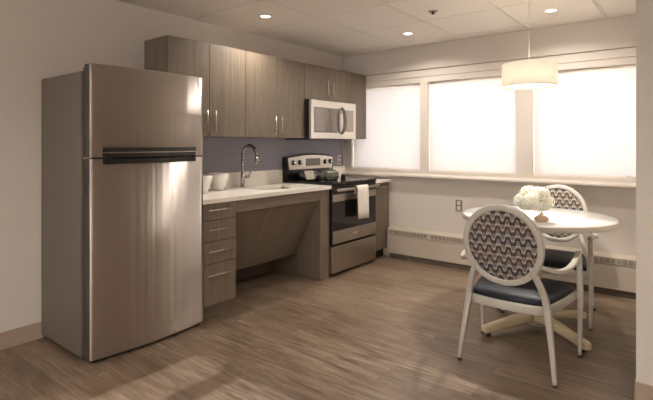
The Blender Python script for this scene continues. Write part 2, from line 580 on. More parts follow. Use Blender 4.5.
# suspended ceiling: tegular tiles under a flat grid
gx = [-0.15] + [0.236 + 0.623 * k for k in range(9)] + [XR + 0.1]
gy = [0.15] + [-0.265 - 0.63 * k for k in range(11)] + [YF - 0.1]
mb = MB()
for i in range(len(gx) - 1):
    for j in range(len(gy) - 1):
        xa, xb, ya, yb = gx[i] + 0.008, gx[i + 1] - 0.008, gy[j + 1] + 0.006, gy[j] - 0.006
        if (xa + xb) / 2 > XR: continue
        e = 0.004
        lo = mb.verts([(xa + e, ya + e, H), (xb - e, ya + e, H), (xb - e, yb - e, H), (xa + e, yb - e, H)])
        md = mb.verts([(xa, ya, H + 0.004), (xb, ya, H + 0.004), (xb, yb, H + 0.004), (xa, yb, H + 0.004)])
        hi = mb.verts([(xa, ya, H + 0.02), (xb, ya, H + 0.02), (xb, yb, H + 0.02), (xa, yb, H + 0.02)])
        mb.face(lo); mb.face(hi)
        for q in range(4):
            mb.face([lo[q], lo[(q + 1) % 4], md[(q + 1) % 4], md[q]])
            mb.face([md[q], md[(q + 1) % 4], hi[(q + 1) % 4], hi[q]])
struct(mb, 'ceiling', M_tile)
mb = MB().box((0, YF, H + 0.014), (XR, 0.0, H + 0.018))
for x in gx[1:-1]:
    mb.box((x - 0.0065, YF, H + 0.001), (x + 0.0065, 0.0, H + 0.013))
struct(mb, 'trim_5', M_grid)
struct(MB().box((-0.15, YF - 0.15, H + 0.12), (XR + 0.15, 0.15, H + 0.2)), 'ceiling_slab', M_tile)

# ---------------------------------------------------------------- window shades
slab = ['leftmost, half behind the kitchen cabinets', 'middle, between the two window posts', 'rightmost, behind the pendant lamp']
for i, (a, b) in enumerate(WIN):
    t = thing('roller_shade', ((a + b) / 2, 0.03, WZ0), 'backlit white roller shade over a window, the one ' + slab[i], 'roller shade', 'white roller shades over the windows')
    mb = MB(); x0, x1 = a + 0.003, b - 0.002
    n = 40
    A, B = [], []
    for k in range(n + 1):
        x = x0 + (x1 - x0) * k / n
        yy = 0.035 + 0.0015 * math.sin(k * 0.7)
        A.append((x, yy, WZ0 + 0.006)); B.append((x, yy, WZ1 - 0.03))
    va, vb = mb.verts(A), mb.verts(B)
    for k in range(n):
        mb.face([va[k], va[k + 1], vb[k + 1], vb[k]], True)
    o = mb.build('shade_fabric', M_blind, t)
    MB().box((x0, 0.031, WZ0 - 0.028), (x1, 0.041, WZ0 + 0.008)).build('hem_bar', M_plate, t, 0.002)
    MB().lathe([(0.018, x0), (0.018, x1)], (0, 0.06, WZ1 - 0.022), 16, 'x').build('roller', M_plate, t)
# the curled pull at the bottom right
MB().sweep(catmull([(2.86, -0.010, 0.985), (2.92, -0.018, 0.975), (2.99, -0.022, 0.950), (3.04, -0.024, 0.94)], 6), (0.012, 0.004)).build(
    'shade_pull', mat('grey_pull', (0.35, 0.30, 0.26), 0.5), None,
    label='thin grey curved pull strip resting on the sill at the right end of the windows', category='shade pull')

# ---------------------------------------------------------------- baseboard heater
t = thing('baseboard_heater', (1.88, -0.04, 0), 'long beige baseboard heater cover under the windows, slotted grille along its top', 'heater')
x0, x1 = 0.64, 3.07
mb = MB()
mb.prism([(-0.005, 0.345), (-0.05, 0.335), (-0.072, 0.318), (-0.075, 0.262), (-0.062, 0.262), (-0.062, 0.252), (-0.078, 0.250), (-0.078, 0.060), (-0.066, 0.060), (-0.060, 0.25), (-0.005, 0.32)], 'x', x0, x1)
mb.box((x0, -0.06, 0.0), (x0 + 0.02, -0.005, 0.30)).box((x1 - 0.02, -0.06, 0.0), (x1, -0.005, 0.30))
mb.build('cover', M_heater, t)
mb = MB()
k = 0
x = x0 + 0.03
while x < x1 - 0.05:
    if k % 12 != 11:
        mb.box((x, -0.0775, 0.272), (x + 0.032, -0.0745, 0.308))
    x += 0.041; k += 1
mb.build('grille_slots', mat('grille_shadow', (0.27, 0.225, 0.18), 0.7), t, kind='stuff')
MB().box((x0, -0.055, 0.0), (x1, -0.045, 0.075)).build('base_recess', mat('heater_recess', (0.11, 0.085, 0.065), 0.7), t)

# ---------------------------------------------------------------- kitchen cabinets
def bar_handle(parent, c, length, axis, out='x', r=0.0052, label=None):
    """c: centre of the bar's mounting line on the door face"""
    mb = MB()
    x, y, z = c
    bo = 0.030
    if axis == 'z':
        mb.lathe([(r, -length / 2), (r, length / 2)], (x + bo, y, z), 12)
        for s in (-1, 1):
            mb.lathe([(r * 0.8, 0), (r * 0.8, bo)], (x, y, z + s * length * 0.3), 10, 'x')
    else:
        mb.lathe([(r, -length / 2), (r, length / 2)], (x + bo, y, z), 12, 'y')
        for s in (-1, 1):
            mb.lathe([(r * 0.8, 0), (r * 0.8, bo)], (x, y + s * length * 0.3, z), 10, 'x')
    return mb.build('handle', M_nickel, parent)

ZT, ZB = 2.037, 1.305
UX = 0.316            # door face
def upper(y0, y1, zb, splits, handles, label, hz):
    t = thing('wall_cabinet', (0.16, (y0 + y1) / 2, zb), label, 'cabinet')
    MB().box((0.002, y0 + 0.0008, zb), (UX - 0.021, y1 - 0.0008, ZT)).build('body', M_lam, t)
    ys = [y0] + splits + [y1]
    for i in range(len(ys) - 1):
        d = MB().box((UX - 0.019, ys[i] + 0.0018, zb + 0.001), (UX, ys[i + 1] - 0.0018, ZT - 0.001)).build('door', M_lam, t, 0.001)
        if handles[i] is not None:
            bar_handle(d, (UX, handles[i], hz), 0.17, 'z')
    return t
upper(-2.592, -1.846, ZB, [-2.222], [-2.262, -2.182], 'grey wood-grain wall cabinet at the left end, partly above the refrigerator', 1.425)
upper(-1.844, -1.085, ZB, [-1.467], [-1.505, -1.425], 'grey wood-grain two-door wall cabinet between the faucet and the microwave', 1.415)
upper(-1.083, -0.325, 1.690, [-0.703], [-0.745, -0.660], 'short grey wood-grain wall cabinet directly above the microwave', 1.815)
upper(-0.323, -0.006, ZB, [], [None], 'narrow grey wood-grain wall cabinet in the corner beside the window', 1.4)

BX = 0.62
ZC = 0.859
# drawer unit
t = thing('base_cabinet', (0.3, -2.37, 0), 'grey wood-grain base cabinet with four drawers beside the refrigerator', 'cabinet')
MB().box((0.002, -2.528, 0.10), (BX - 0.021, -2.218, ZC - 0.031)).build('body', M_lam, t)
MB().box((0.02, -2.528, 0.0), (0.545, -2.222, 0.10)).build('toe_kick', M_lamy, t)
for a, b in ((0.707, 0.828), (0.557, 0.703), (0.401, 0.553), (0.106, 0.397)):
    d = MB().box((BX - 0.019, -2.526, a), (BX, -2.218, b)).build('drawer', M_lam, t, 0.001)
    bar_handle(d, (BX, -2.385, (a + b) / 2 + 0.012 if a > 0.3 else b - 0.075), 0.20, 'y')
# knee space with apron, sloping panel and side panel
t = thing('sink_cabinet', (0.3, -1.65, 0), 'open grey wood-grain knee space under the sink with a sloping panel', 'cabinet')
MB().box((BX - 0.022, -2.216, 0.735), (BX, -1.222, 0.828)).build('apron', M_lamy, t, 0.001)
MB().prism([(0.598, 0.735), (0.320, 0.201), (0.304, 0.209), (0.582, 0.743)], 'y', -2.214, -1.224).build('sloping_panel', M_slope, t)
MB().box((0.002, -1.220, 0.0), (BX, -1.084, 0.828)).build('side_panel', M_lam, t, 0.001)
# corner base cabinet
t = thing('base_cabinet', (0.3, -0.16, 0), 'narrow grey wood-grain base cabinet between the range and the window wall', 'cabinet')
MB().box((0.002, -0.314, 0.10), (BX - 0.021, -0.006, ZC - 0.031)).build('body', M_lam, t)
MB().box((0.02, -0.314, 0.0), (0.545, -0.006, 0.10)).build('toe_kick', M_dark, t)
d = MB().box((BX - 0.019, -0.312, 0.712), (BX, -0.008, 0.826)).build('drawer', M_lam, t, 0.001)
bar_handle(d, (BX, -0.16, 0.78), 0.11, 'y')
d = MB().box((BX - 0.019, -0.312, 0.104), (BX, -0.008, 0.708)).build('door', M_lam, t, 0.001)

# countertops
CX = 0.645
SX0, SX1, SY0, SY1 = 0.16, 0.50, -1.78, -1.24
t = thing('countertop', (0.32, -1.8, ZC - 0.03), 'long cream countertop with a low backsplash lip around the sink', 'countertop')
mb = MB()
mb.box((0.002, -2.528, ZC - 0.03), (CX, SY0, ZC)).box((0.002, SY1, ZC - 0.03), (CX, -1.084, ZC))
mb.box((0.002, SY0, ZC - 0.03), (SX0, SY1, ZC)).box((SX1, SY0, ZC - 0.03), (CX, SY1, ZC))
bmesh.ops.remove_doubles(mb.bm, verts=mb.bm.verts, dist=1e-5)
mb.build('slab', M_quartz, t)
MB().box((0.002, -2.528, ZC), (0.022, -1.084, 0.990)).build('backsplash_lip', M_quartz, t, 0.001)
t = thing('countertop', (0.32, -0.16, ZC - 0.03), 'short cream countertop right of the range, under the window sill', 'countertop')
MB().box((0.002, -0.316, ZC - 0.03), (CX, -0.002, ZC)).build('slab', M_quartz, t, 0.002)
MB().box((0.002, -0.316, ZC), (0.022, -0.014, 0.990)).build('backsplash_lip', M_quartz, t, 0.001)
# mosaic
struct(MB().box((0, -2.60, 0.990), (0.008, -1.0835, ZB)).box((0, -1.0835, 0.86), (0.008, -0.316, 1.305)).box((0, -0.316, 0.990), (0.008, -0.03, ZB)), 'trim_6', M_mosaic)

# sink
t = thing('kitchen_sink', (0.33, -1.51, 0.71), 'undermount stainless steel sink set into the cream countertop', 'sink')
mb = MB()
a, b, c_, d_ = SX0 - 0.006, SX1 + 0.006, SY0 - 0.006, SY1 + 0.006
prof = []
rings = []
for (ins, z) in ((0, ZC - 0.031), (0.008, ZC - 0.05), (0.02, 0.74), (0.05, 0.722)):
    pts = []
    r = 0.03 + ins * 0.5
    for (cx, cy, a0) in ((b - ins - r, d_ - ins - r, 0), (a + ins + r, d_ - ins - r, 90), (a + ins + r, c_ + ins + r, 180), (b - ins - r, c_ + ins + r, 270)):
        for k in range(5):
            th = math.radians(a0 + k * 22.5)
            pts.append((cx + r * math.cos(th), cy + r * math.sin(th), z))
    rings.append(mb.verts(pts))
for p, q in zip(rings, rings[1:]):
    for k in range(len(p)):
        mb.face([p[k], p[(k + 1) % len(p)], q[(k + 1) % len(p)], q[k]], True)
mb.face(rings[-1])
mb.build('basin', M_chrome, t)
MB().lathe([(0.0, 0.002), (0.02, 0.002), (0.038, 0.003), (0.042, 0.0)], (0.33, -1.51, 0.722), 20).build('drain', M_nickel, t)

# faucet
fx, fy = 0.085, -1.672
t = thing('kitchen_faucet', (fx, fy, ZC), 'tall chrome gooseneck faucet standing behind the sink', 'faucet')
MB().lathe([(0.030, 0.0), (0.030, 0.006), (0.024, 0.014), (0.021, 0.05), (0.021, 0.12), (0.0155, 0.13), (0.0, 0.131)], (fx, fy, ZC), 20).build('base', M_faucet, t)
path = [(fx, fy, ZC + 0.12), (fx, fy, 1.10), (fx, fy, 1.145)]
R = 0.088
for k in range(1, 13):
    th = PI - k * (PI * 0.93) / 12
    path.append((fx + R + R * math.cos(th), fy, 1.145 + R * math.sin(th)))
e = path[-1]
path.append((e[0] + 0.008, fy, e[2] - 0.03))
MB().sweep(path, (0.031, 0.031), (0, 1, 0), round_=True).build('gooseneck', M_faucet, t)
MB().sweep([(e[0] + 0.006, fy, e[2] - 0.02), (e[0] + 0.012, fy, e[2] - 0.06), (e[0] + 0.018, fy, e[2] - 0.10)], [(0.034, 0.034), (0.038, 0.038), (0.040, 0.040)], (0, 1, 0), round_=True).build('spray_head', M_faucet, t)
MB().lathe([(0.013, 0.0), (0.013, 0.05), (0.009, 0.055)], (fx + 0.005, fy + 0.018, ZC + 0.09), 14, 'y').sweep([(fx + 0.005, fy + 0.06, ZC + 0.09), (fx + 0.02, fy + 0.068, ZC + 0.12), (fx + 0.03, fy + 0.075, ZC + 0.15)], (0.010, 0.010), (0, 1, 0), round_=True).build('lever', M_faucet, t)

# two white bowls on the counter
def bowl(x, y, s, label):
    mb = MB()
    mb.lathe([(0.0, 0.0), (0.038 * s, 0.0), (0.042 * s, 0.006), (0.058 * s, 0.04 * s), (0.074 * s, 0.085 * s), (0.086 * s, 0.135 * s), (0.083 * s, 0.136 * s), (0.070 * s, 0.085 * s), (0.052 * s, 0.04 * s), (0.03 * s, 0.012), (0, 0.012)], (x, y, ZC + 0.0005), 36)
    mb.build('ceramic_bowl', M_ceramic, None, label=label, category='bowl', group='white bowls on the counter')
bowl(0.155, -2.005, 1.06, 'tall white ceramic bowl on the counter, nearer to the faucet')
bowl(0.27, -2.265, 1.04, 'tall white ceramic bowl on the counter, half hidden by the refrigerator')

# backsplash socket and wall socket
def outlet(name, face, label, m1, m2, w=0.07, h=0.115, norm='x'):
    x, y, z = face
    t = thing(name, face, label, 'electrical outlet')
    if norm == 'x':
        MB().box((x, y - w / 2, z - h / 2), (x + 0.006, y + w / 2, z + h / 2)).build('cover_plate', m1, t, 0.002)
        for s in (-1, 1):
            MB().lathe([(0.016, 0.005), (0.016, 0.0085), (0.014, 0.009), (0, 0.009)], (x, y, z + s * 0.026), 16, 'x').build('receptacle', m2, t)
    else:
        MB().box((x - w / 2, y - 0.006, z - h / 2), (x + w / 2, y, z + h / 2)).build('cover_plate', m1, t, 0.002)
        for s in (-1, 1):
            MB().box((x - 0.017, y - 0.0085, z + s * 0.026 - 0.018), (x + 0.017, y - 0.005, z + s * 0.026 + 0.018)).build('receptacle', m2, t, 0.002)
outlet('wall_outlet', (0.008, -0.112, 1.062), 'white electrical outlet on the mosaic backsplash right of the range', M_plate, mat('socket_grey', (0.25, 0.22, 0.2), 0.5), 0.055, 0.11)
outlet('wall_outlet', (1.43, 0.0, 0.628), 'bronze electrical outlet with light sockets on the wall below the windows', M_brass, M_slot, norm='y')

# ---------------------------------------------------------------- range
RY0, RY1 = -1.081, -0.319
CT = 0.885
t = thing('range', (0.33, -0.70, 0), 'freestanding stainless steel and black electric range between the base cabinets', 'range')
MB().box((0.03, RY0 + 0.002, 0.03), (0.612, RY1 - 0.002, CT - 0.03)).box((0.08, RY0 + 0.03, 0.0), (0.56, RY1 - 0.03, 0.03)).build('body', M_black, t)
MB().box((0.03, RY0, CT - 0.028), (0.655, RY1, CT)).build('cooktop', M_blackglass, t, 0.004)
for bx, by, br in ((0.47, -0.90, 0.095), (0.47, -0.50, 0.075), (0.22, -0.90, 0.075), (0.22, -0.50, 0.095)):
    MB().lathe([(br, 0.0), (br, 0.0008), (br - 0.006, 0.0008), (br - 0.006, 0.0)], (bx, by, CT), 40, caps=False).build('burner_ring', mat('ring_print', (0.22, 0.20, 0.18), 0.3), t)
# backguard with an arched top
mb = MB()
pts = [(RY0, CT - 0.02), (RY0, 1.108)]
for k in range(11):
    u = k / 10
    pts.append((RY0 + 0.02 + (RY1 - RY0 - 0.04) * u, 1.118 + 0.030 * math.sin(PI * u)))
pts += [(RY1, 1.108), (RY1, CT - 0.02)]
mb.prism(pts, 'x', 0.012, 0.075)
mb.build('backguard', M_black, t, 0.003)
pts = [(RY0 + 0.03, 0.985), (RY0 + 0.015, 1.105)]
for k in range(11):
    u = k / 10
    pts.append((RY0 + 0.03 + (RY1 - RY0 - 0.06) * u, 1.107 + 0.024 * math.sin(PI * u)))
pts += [(RY1 - 0.015, 1.105), (RY1 - 0.03, 0.985)]
p = MB().prism(pts, 'x', 0.075, 0.083).build('control_panel', mat('control_panel_steel', (0.74, 0.68, 0.60), 0.34, 0.75), t, 0.002)
MB().box((0.083, -0.80, 1.015), (0.0845, -0.56, 1.095)).build('display', mat('display_face', (0.22, 0.195, 0.17), 0.25), p)
for ky in (-0.995, -0.895, -0.475, -0.385):
    MB().lathe([(0.027, 0), (0.027, 0.004), (0.021, 0.006), (0.019, 0.024), (0.016, 0.027), (0, 0.027)], (0.083, ky, 1.055), 20, 'x').build('knob', M_black, p)
    MB().lathe([(0.0155, 0.0272), (0.0135, 0.0282), (0, 0.0282)], (0.083, ky, 1.055), 20, 'x').build('knob_cap', M_chrome, p)
# door
d = MB().box((0.613, RY0 + 0.004, 0.30), (0.648, RY1 - 0.004, 0.850)).build('oven_door', M_black, t, 0.003)
MB().box((0.648, RY0 + 0.012, 0.705), (0.651, RY1 - 0.012, 0.772)).build('upper_band', M_steel2, d, 0.001)
MB().box((0.648, RY0 + 0.012, 0.435), (0.650, RY1 - 0.012, 0.698)).build('window', M_blackglass, d, 0.001)
lb = MB().box((0.648, RY0 + 0.012, 0.308), (0.652, RY1 - 0.012, 0.428)).build('lower_band', M_steel2, d, 0.001)
MB().box((0.652, -0.745, 0.365), (0.6535, -0.665, 0.378)).build('emblem', M_plate, d, 0.0005)
mb = MB().sweep(catmull([(0.69, RY0 + 0.01, 0.815), (0.70, -0.95, 0.815), (0.704, -0.70, 0.815), (0.70, -0.45, 0.815), (0.69, RY1 - 0.01, 0.815)], 5), (0.018, 0.026))
for yy in (RY0 + 0.03, RY1 - 0.03):
    mb.box((0.647, yy - 0.012, 0.805), (0.694, yy + 0.012, 0.825))
mb.build('door_handle', M_steel2, d)
MB().box((0.613, RY0 + 0.004, 0.035), (0.650, RY1 - 0.004, 0.286)).build('storage_drawer', M_steel2, t, 0.004)

# towel over the oven handle
mb = MB()
yc0, yc1 = -0.765, -0.575
prof = [(0.678, 0.76), (0.679, 0.77), (0.681, 0.79), (0.684, 0.822), (0.692, 0.836), (0.706, 0.838), (0.718, 0.826), (0.722, 0.79), (0.724, 0.70), (0.726, 0.60), (0.728, 0.520)]
cols = 16
rows_ = []
for ix, (px, pz) in enumerate(prof):
    r = []
    for k in range(cols + 1):
        u = k / cols
        yy = yc0 + (yc1 - yc0) * u + 0.006 * math.sin(ix * 0.6)
        wv = 0.004 * math.sin(u * 9 + 0.5) * (1 if ix > 6 else 0.3)
        r.append((px + wv, yy, pz - (0.012 * u if ix == 10 else 0)))
    rows_.append(mb.verts(r))
for a, b in zip(rows_, rows_[1:]):
    for k in range(cols):
        mb.face([a[k], a[k + 1], b[k + 1], b[k]], True)
tw = mb.build('dish_towel', M_cloth, None, label='white dish towel hanging folded over the oven door handle', category='towel')
sm = tw.modifiers.new('thick', 'SOLIDIFY'); sm.thickness = 0.005; sm.offset = 1

# pot, pan, jar on the range
def potlike():
    px, py = 0.462, -0.865
    t = thing('cooking_pot', (px, py, CT), 'round dark green lidded pot on the front left of the range', 'pot')
    z = CT + 0.0012
    MB().lathe([(0.0, 0), (0.062, 0.0), (0.076, 0.012), (0.086, 0.045), (0.084, 0.075), (0.081, 0.080), (0.0, 0.080)], (px, py, z), 36).build('body', M_pot, t)
    l = MB().lathe([(0.085, 0.080), (0.085, 0.084), (0.070, 0.096), (0.040, 0.107), (0.012, 0.112), (0.0, 0.113)], (px, py, z), 36).build('lid', mat('pot_lid_steel', (0.30, 0.29, 0.25), 0.25, 0.8), t)
    MB().lathe([(0.006, 0.112), (0.006, 0.122), (0.015, 0.126), (0.016, 0.134), (0.0, 0.138)], (px, py, z), 16).build('knob', M_nickel, l)
    for s in (-1, 1):
        MB().sweep(catmull([(px - 0.02, py + s * 0.080, z + 0.068), (px - 0.012, py + s * 0.104, z + 0.070), (px + 0.012, py + s * 0.104, z + 0.070), (px + 0.02, py + s * 0.080, z + 0.068)], 4), (0.010, 0.008)).build('handle', M_pot, t)
    px, py = 0.22, -0.88
    t = thing('covered_pan', (px, py, CT), 'wide shallow dark pan with a domed lid at the back left of the range', 'pan')
    MB().lathe([(0.0, 0), (0.10, 0.0), (0.118, 0.008), (0.128, 0.045), (0.125, 0.046), (0.0, 0.046)], (px, py, z), 40).build('body', M_pan, t)
    l = MB().lathe([(0.130, 0.046), (0.130, 0.050), (0.105, 0.066), (0.06, 0.078), (0.015, 0.083), (0.0, 0.083)], (px, py, z), 40).build('lid', M_pan, t)
    MB().lathe([(0.007, 0.082), (0.007, 0.092), (0.017, 0.096), (0.0, 0.104)], (px, py, z), 16).build('knob', M_black, l)
    px, py = 0.47, -0.66
    t = thing('spice_jar', (px, py, CT), 'small dark jar standing right of the green pot', 'jar')
    MB().lathe([(0.0, 0), (0.022, 0.0), (0.025, 0.004), (0.025, 0.035), (0.02, 0.042)], (px, py, z), 20).build('body', M_black, t)
    MB().lathe([(0.021, 0.042), (0.021, 0.056), (0.0, 0.057)], (px, py, z), 20).build('lid', M_pan, t)
    # folded pot holder leaning by the backguard
    mb = MB()
    mb.M = Matrix.Translation((0.335, -1.03, CT + 0.012)) @ Matrix.Rotation(math.radians(-15), 4, 'Z') @ Matrix.Rotation(math.radians(62), 4, 'Y')
    mb.box((-0.095, -0.04, 0.0), (0.0, 0.065, 0.008))
    m = mat('checked_cloth', (0.5, 0.44, 0.36), 0.95)
    ck = N(m, 'ShaderNodeTexChecker'); ck.inputs['Scale'].default_value = 60
    L(m, geo_coords(m, (1, 1, 1)), ck.inputs[0])
    ck.inputs[1].default_value = (0.42, 0.38, 0.32, 1); ck.inputs[2].default_value = (0.30, 0.265, 0.22, 1)
    base(m, ck.outputs[0])
    mb.build('pot_holder', m, None, 0.003, label='small beige checked pot holder propped at the left edge of the range', category='pot holder')
potlike()

# ---------------------------------------------------------------- microwave
MX = 0.395
MY0, MY1 = -1.081, -0.327
t = thing('microwave', (0.2, -0.70, 1.30), 'stainless steel over-the-range microwave under the short wall cabinet', 'microwave')
MB().box((0.01, MY0, 1.304), (MX - 0.03, MY1, 1.682)).build('body', M_black, t, 0.002)
MB().box((0.05, MY0 + 0.01, 1.292), (MX - 0.03, MY1 - 0.01, 1.303)).build('vent_base', M_black, t)
mb = MB()
pts = [(MX - 0.03, MY0)]
d = MB().box((MX - 0.029, MY0, 1.300), (MX, MY1, 1.682)).build('front', mat('microwave_steel', (0.68, 0.635, 0.57), 0.3, 0.85), t, 0.006, 3)
MB().box((MX - 0.004, -1.038, 1.362), (MX + 0.0010, -0.627, 1.610)).build('window_border', mat('window_border_dark', (0.06, 0.052, 0.045), 0.3), d, 0.001)
w = MB().box((MX - 0.004, -1.030, 1.370), (MX + 0.0015, -0.635, 1.602)).build('window', M_mwglass, d, 0.002)
MB().box((MX - 0.004, -0.520, 1.375), (MX + 0.0015, -0.375, 1.605)).build('key_panel', mat('key_panel_face', (0.34, 0.295, 0.25), 0.25, 0.2), d, 0.002)
mb = MB().sweep(catmull([(MX - 0.002, -0.585, 1.350), (MX + 0.022, -0.585, 1.375), (MX + 0.040, -0.585, 1.42), (MX + 0.047, -0.585, 1.487), (MX + 0.040, -0.585, 1.555), (MX + 0.022, -0.585, 1.60), (MX - 0.002, -0.585, 1.625)], 5), lerp_dims([(0.020, 0.014), (0.044, 0.016), (0.050, 0.016), (0.044, 0.016), (0.020, 0.014)], 31), (1, 0, 0))
mb.build('door_handle', mat('handle_and_shadow_steel', (0.16, 0.135, 0.115), 0.3, 0.8), d)  # wide and dark: the handle's shadow is built into its shape

# ---------------------------------------------------------------- refrigerator
t = thing('refrigerator', (0.32, -2.915, 0), 'tall brushed stainless steel top-freezer refrigerator with curved doors', 'refrigerator')
FY0, FY1 = -3.300, -2.53
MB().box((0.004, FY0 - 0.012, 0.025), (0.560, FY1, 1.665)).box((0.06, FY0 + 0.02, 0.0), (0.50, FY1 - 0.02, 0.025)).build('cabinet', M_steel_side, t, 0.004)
MB().box((0.50, FY0 + 0.02, 0.004), (0.625, FY1 - 0.02, 0.023)).build('base_grille', M_dark, t)
MB().box((0.560, FY0 + 0.012, 0.06), (0.574, FY1 - 0.012, 1.665)).build('gasket', M_black, t)
def bow(y):
    u = (y - FY0) / (FY1 - FY0) * 2 - 1
    return 0.640 + 0.036 * (1 - u * u)
def fdoor(name, z0, z1):
    mb = MB()
    n = 48
    pts = [(0.575, FY0)]
    for k in range(n + 1):
        y = FY0 + (FY1 - FY0) * k / n
        pts.append((bow(y), y))
    pts.append((0.575, FY1))
    mb.prism(pts, 'z', z0, z1)
    for f in mb.bm.faces:
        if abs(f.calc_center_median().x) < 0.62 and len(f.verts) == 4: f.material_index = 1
    return mb
mb = fdoor('d', 0.024, 1.160); bmesh.ops.recalc_face_normals(mb.bm, faces=mb.bm.faces)
def smooth_front(o):
    for p in o.data.polygons:
        c = p.center
        if abs(p.normal.z) < 0.5 and p.normal.x > 0.5: p.use_smooth = True
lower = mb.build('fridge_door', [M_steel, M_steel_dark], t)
mb = fdoor('d', 1.172, 1.703)
upperd = mb.build('freezer_door', [M_steel, M_steel_dark], t)
smooth_front(lower); smooth_front(upperd)
# handles: dark scooped bars following the doors
def hbar(z0, z1, x_in, x_out, parent, name, m):
    mb = MB()
    ya, yb = -3.232, -2.600
    n = 24
    rr = []
    for k in range(n + 1):
        y = ya + (yb - ya) * k / n
        b = bow(y)
        rr.append(mb.verts([(b + x_in, y, z0), (b + x_out, y, z0), (b + x_out, y, z1), (b + x_in, y, z1)]))
    for a, b in zip(rr, rr[1:]):
        for k in range(4):
            mb.face([a[k], a[(k + 1) % 4], b[(k + 1) % 4], b[k]])
    mb.face(rr[0][::-1]); mb.face(rr[-1])
    return mb.build(name, m, parent)
M_handle = mat('fridge_handle', (0.018, 0.015, 0.013), 0.25)
hbar(1.172, 1.198, -0.010, 0.002, upperd, 'handle_recess', M_handle)
hbar(1.200, 1.226, -0.010, 0.006, upperd, 'freezer_handle', M_handle)
hbar(1.195, 1.201, -0.010, 0.012, upperd, 'handle_edge', M_steel2)
hbar(1.132, 1.160, -0.010, 0.004, lower, 'handle_recess', M_handle)
MB().box((0.50, FY0 - 0.002, 1.160), (0.60, FY0 + 0.03, 1.172)).build('middle_hinge', M_nickel, t)
MB().box((0.53, FY0 + 0.01, 1.665), (0.60, FY0 + 0.07, 1.690)).build('top_hinge', M_steel_side, t, 0.003)
# small emblem on the freezer door
bx = bow(-2.88) + 0.0005
mb = MB()
mb.sweep([(bx, -2.88 + 0.016 * math.cos(a), 1.640 + 0.014 * math.sin(a)) for a in [PI * k / 8 for k in range(9)]], (0.004, 0.003), (1, 0, 0))
mb.sweep([(bx, -2.905, 1.648), (bx, -2.855, 1.648)], (0.005, 0.003), (1, 0, 0))
mb.build('emblem', M_chrome, upperd)

# ---------------------------------------------------------------- ceiling fittings
where = ['leftmost, above the wall cabinets', 'middle, in front of the corner', 'right, beyond the hanging lamp cord']
def downlight(x, y, label):
    t = thing('downlight', (x, y, H - 0.006), label, 'ceiling light', 'recessed ceiling downlights')
    MB().lathe([(0.040, -0.001), (0.041, -0.005), (0.055, -0.005), (0.058, 0.0), (0.040, 0.0)], (x, y, H), 28, caps=False).build('trim_ring', M_plate, t)
    MB().lathe([(0.0, -0.0015), (0.040, -0.0015)], (x, y, H), 28, caps=False).build('lens', M_lens, t)
    return t
for i, (x, y) in enumerate(DOWNLIGHTS_AND_FILL[:3]):
    downlight(x, y, 'small lit recessed ceiling downlight, the ' + where[i])
for i, (x, y) in enumerate(DOWNLIGHTS_AND_FILL):
    lamp('AREA', 'downlight_or_fill_lamp', (x, y, H - 0.009), DL_ENERGY, DL_COLOR, shape='DISK', size=0.09, spread=math.radians(150))  # first three belong to fittings, the others are added fill
t = thing('sprinkler', (1.682, -1.118, H - 0.03), 'small dark round sprinkler in the ceiling between the downlights', 'sprinkler')
MB().lathe([(0.0, -0.004), (0.034, -0.004), (0.038, 0.0), (0, 0)], (1.682, -1.118, H), 20).build('escutcheon', M_brass, t)
MB().lathe([(0.0, -0.02), (0.016, -0.02), (0.016, -0.018), (0.007, -0.016), (0.010, -0.004)], (1.682, -1.118, H), 16).build('head', M_dark, t)

# pendant lamp
px, py = 2.42, -1.18
t = thing('pendant_lamp', (px, py, 1.62), 'lit cream drum-shade pendant lamp hanging over the round table', 'pendant lamp')
PR = 0.176
mb = MB()
mb.lathe([(PR, 1.637), (PR, 1.652), (PR - 0.001, 1.654), (PR - 0.001, 1.775), (PR, 1.777), (PR, 1.792)], (px, py, 0), 64, caps=False)
mb.build('shade', M_lampshade, t)
MB().lathe([(0.0, 1.648), (PR - 0.006, 1.648)], (px, py, 0), 48, caps=False).build('diffuser', shade_mat('diffuser_acrylic', (0.9, 0.86, 0.74), 0.7, 0.0), t)
MB().lathe([(0.0014, 1.78), (0.0014, H - 0.02)], (px, py, 0), 8).build('cord', M_plate, t)
MB().lathe([(0.06, H - 0.001), (0.06, H - 0.012), (0.045, H - 0.024), (0.0, H - 0.026)], (px, py, 0), 24).build('ceiling_canopy', M_plate, t)
mb = MB()
for k in range(3):
    a = k * 2 * PI / 3 + 0.4
    mb.sweep([(px, py, 1.78), (px + (PR - 0.002) * math.cos(a), py + (PR - 0.002) * math.sin(a), 1.78)], (0.003, 0.003))
mb.build('spider', M_nickel, t)
lamp('POINT', 'pendant_bulb', (px, py, 1.71), 3.0, (1.0, 0.90, 0.70), shadow_soft_size=0.04)
lamp('SPOT', 'added_table_spot', (px, py, 1.640), 80, (1.0, 0.94, 0.84), shadow_soft_size=0.04, spot_size=math.radians(104), spot_blend=0.4)  # spot added below the diffuser to whiten the tabletop

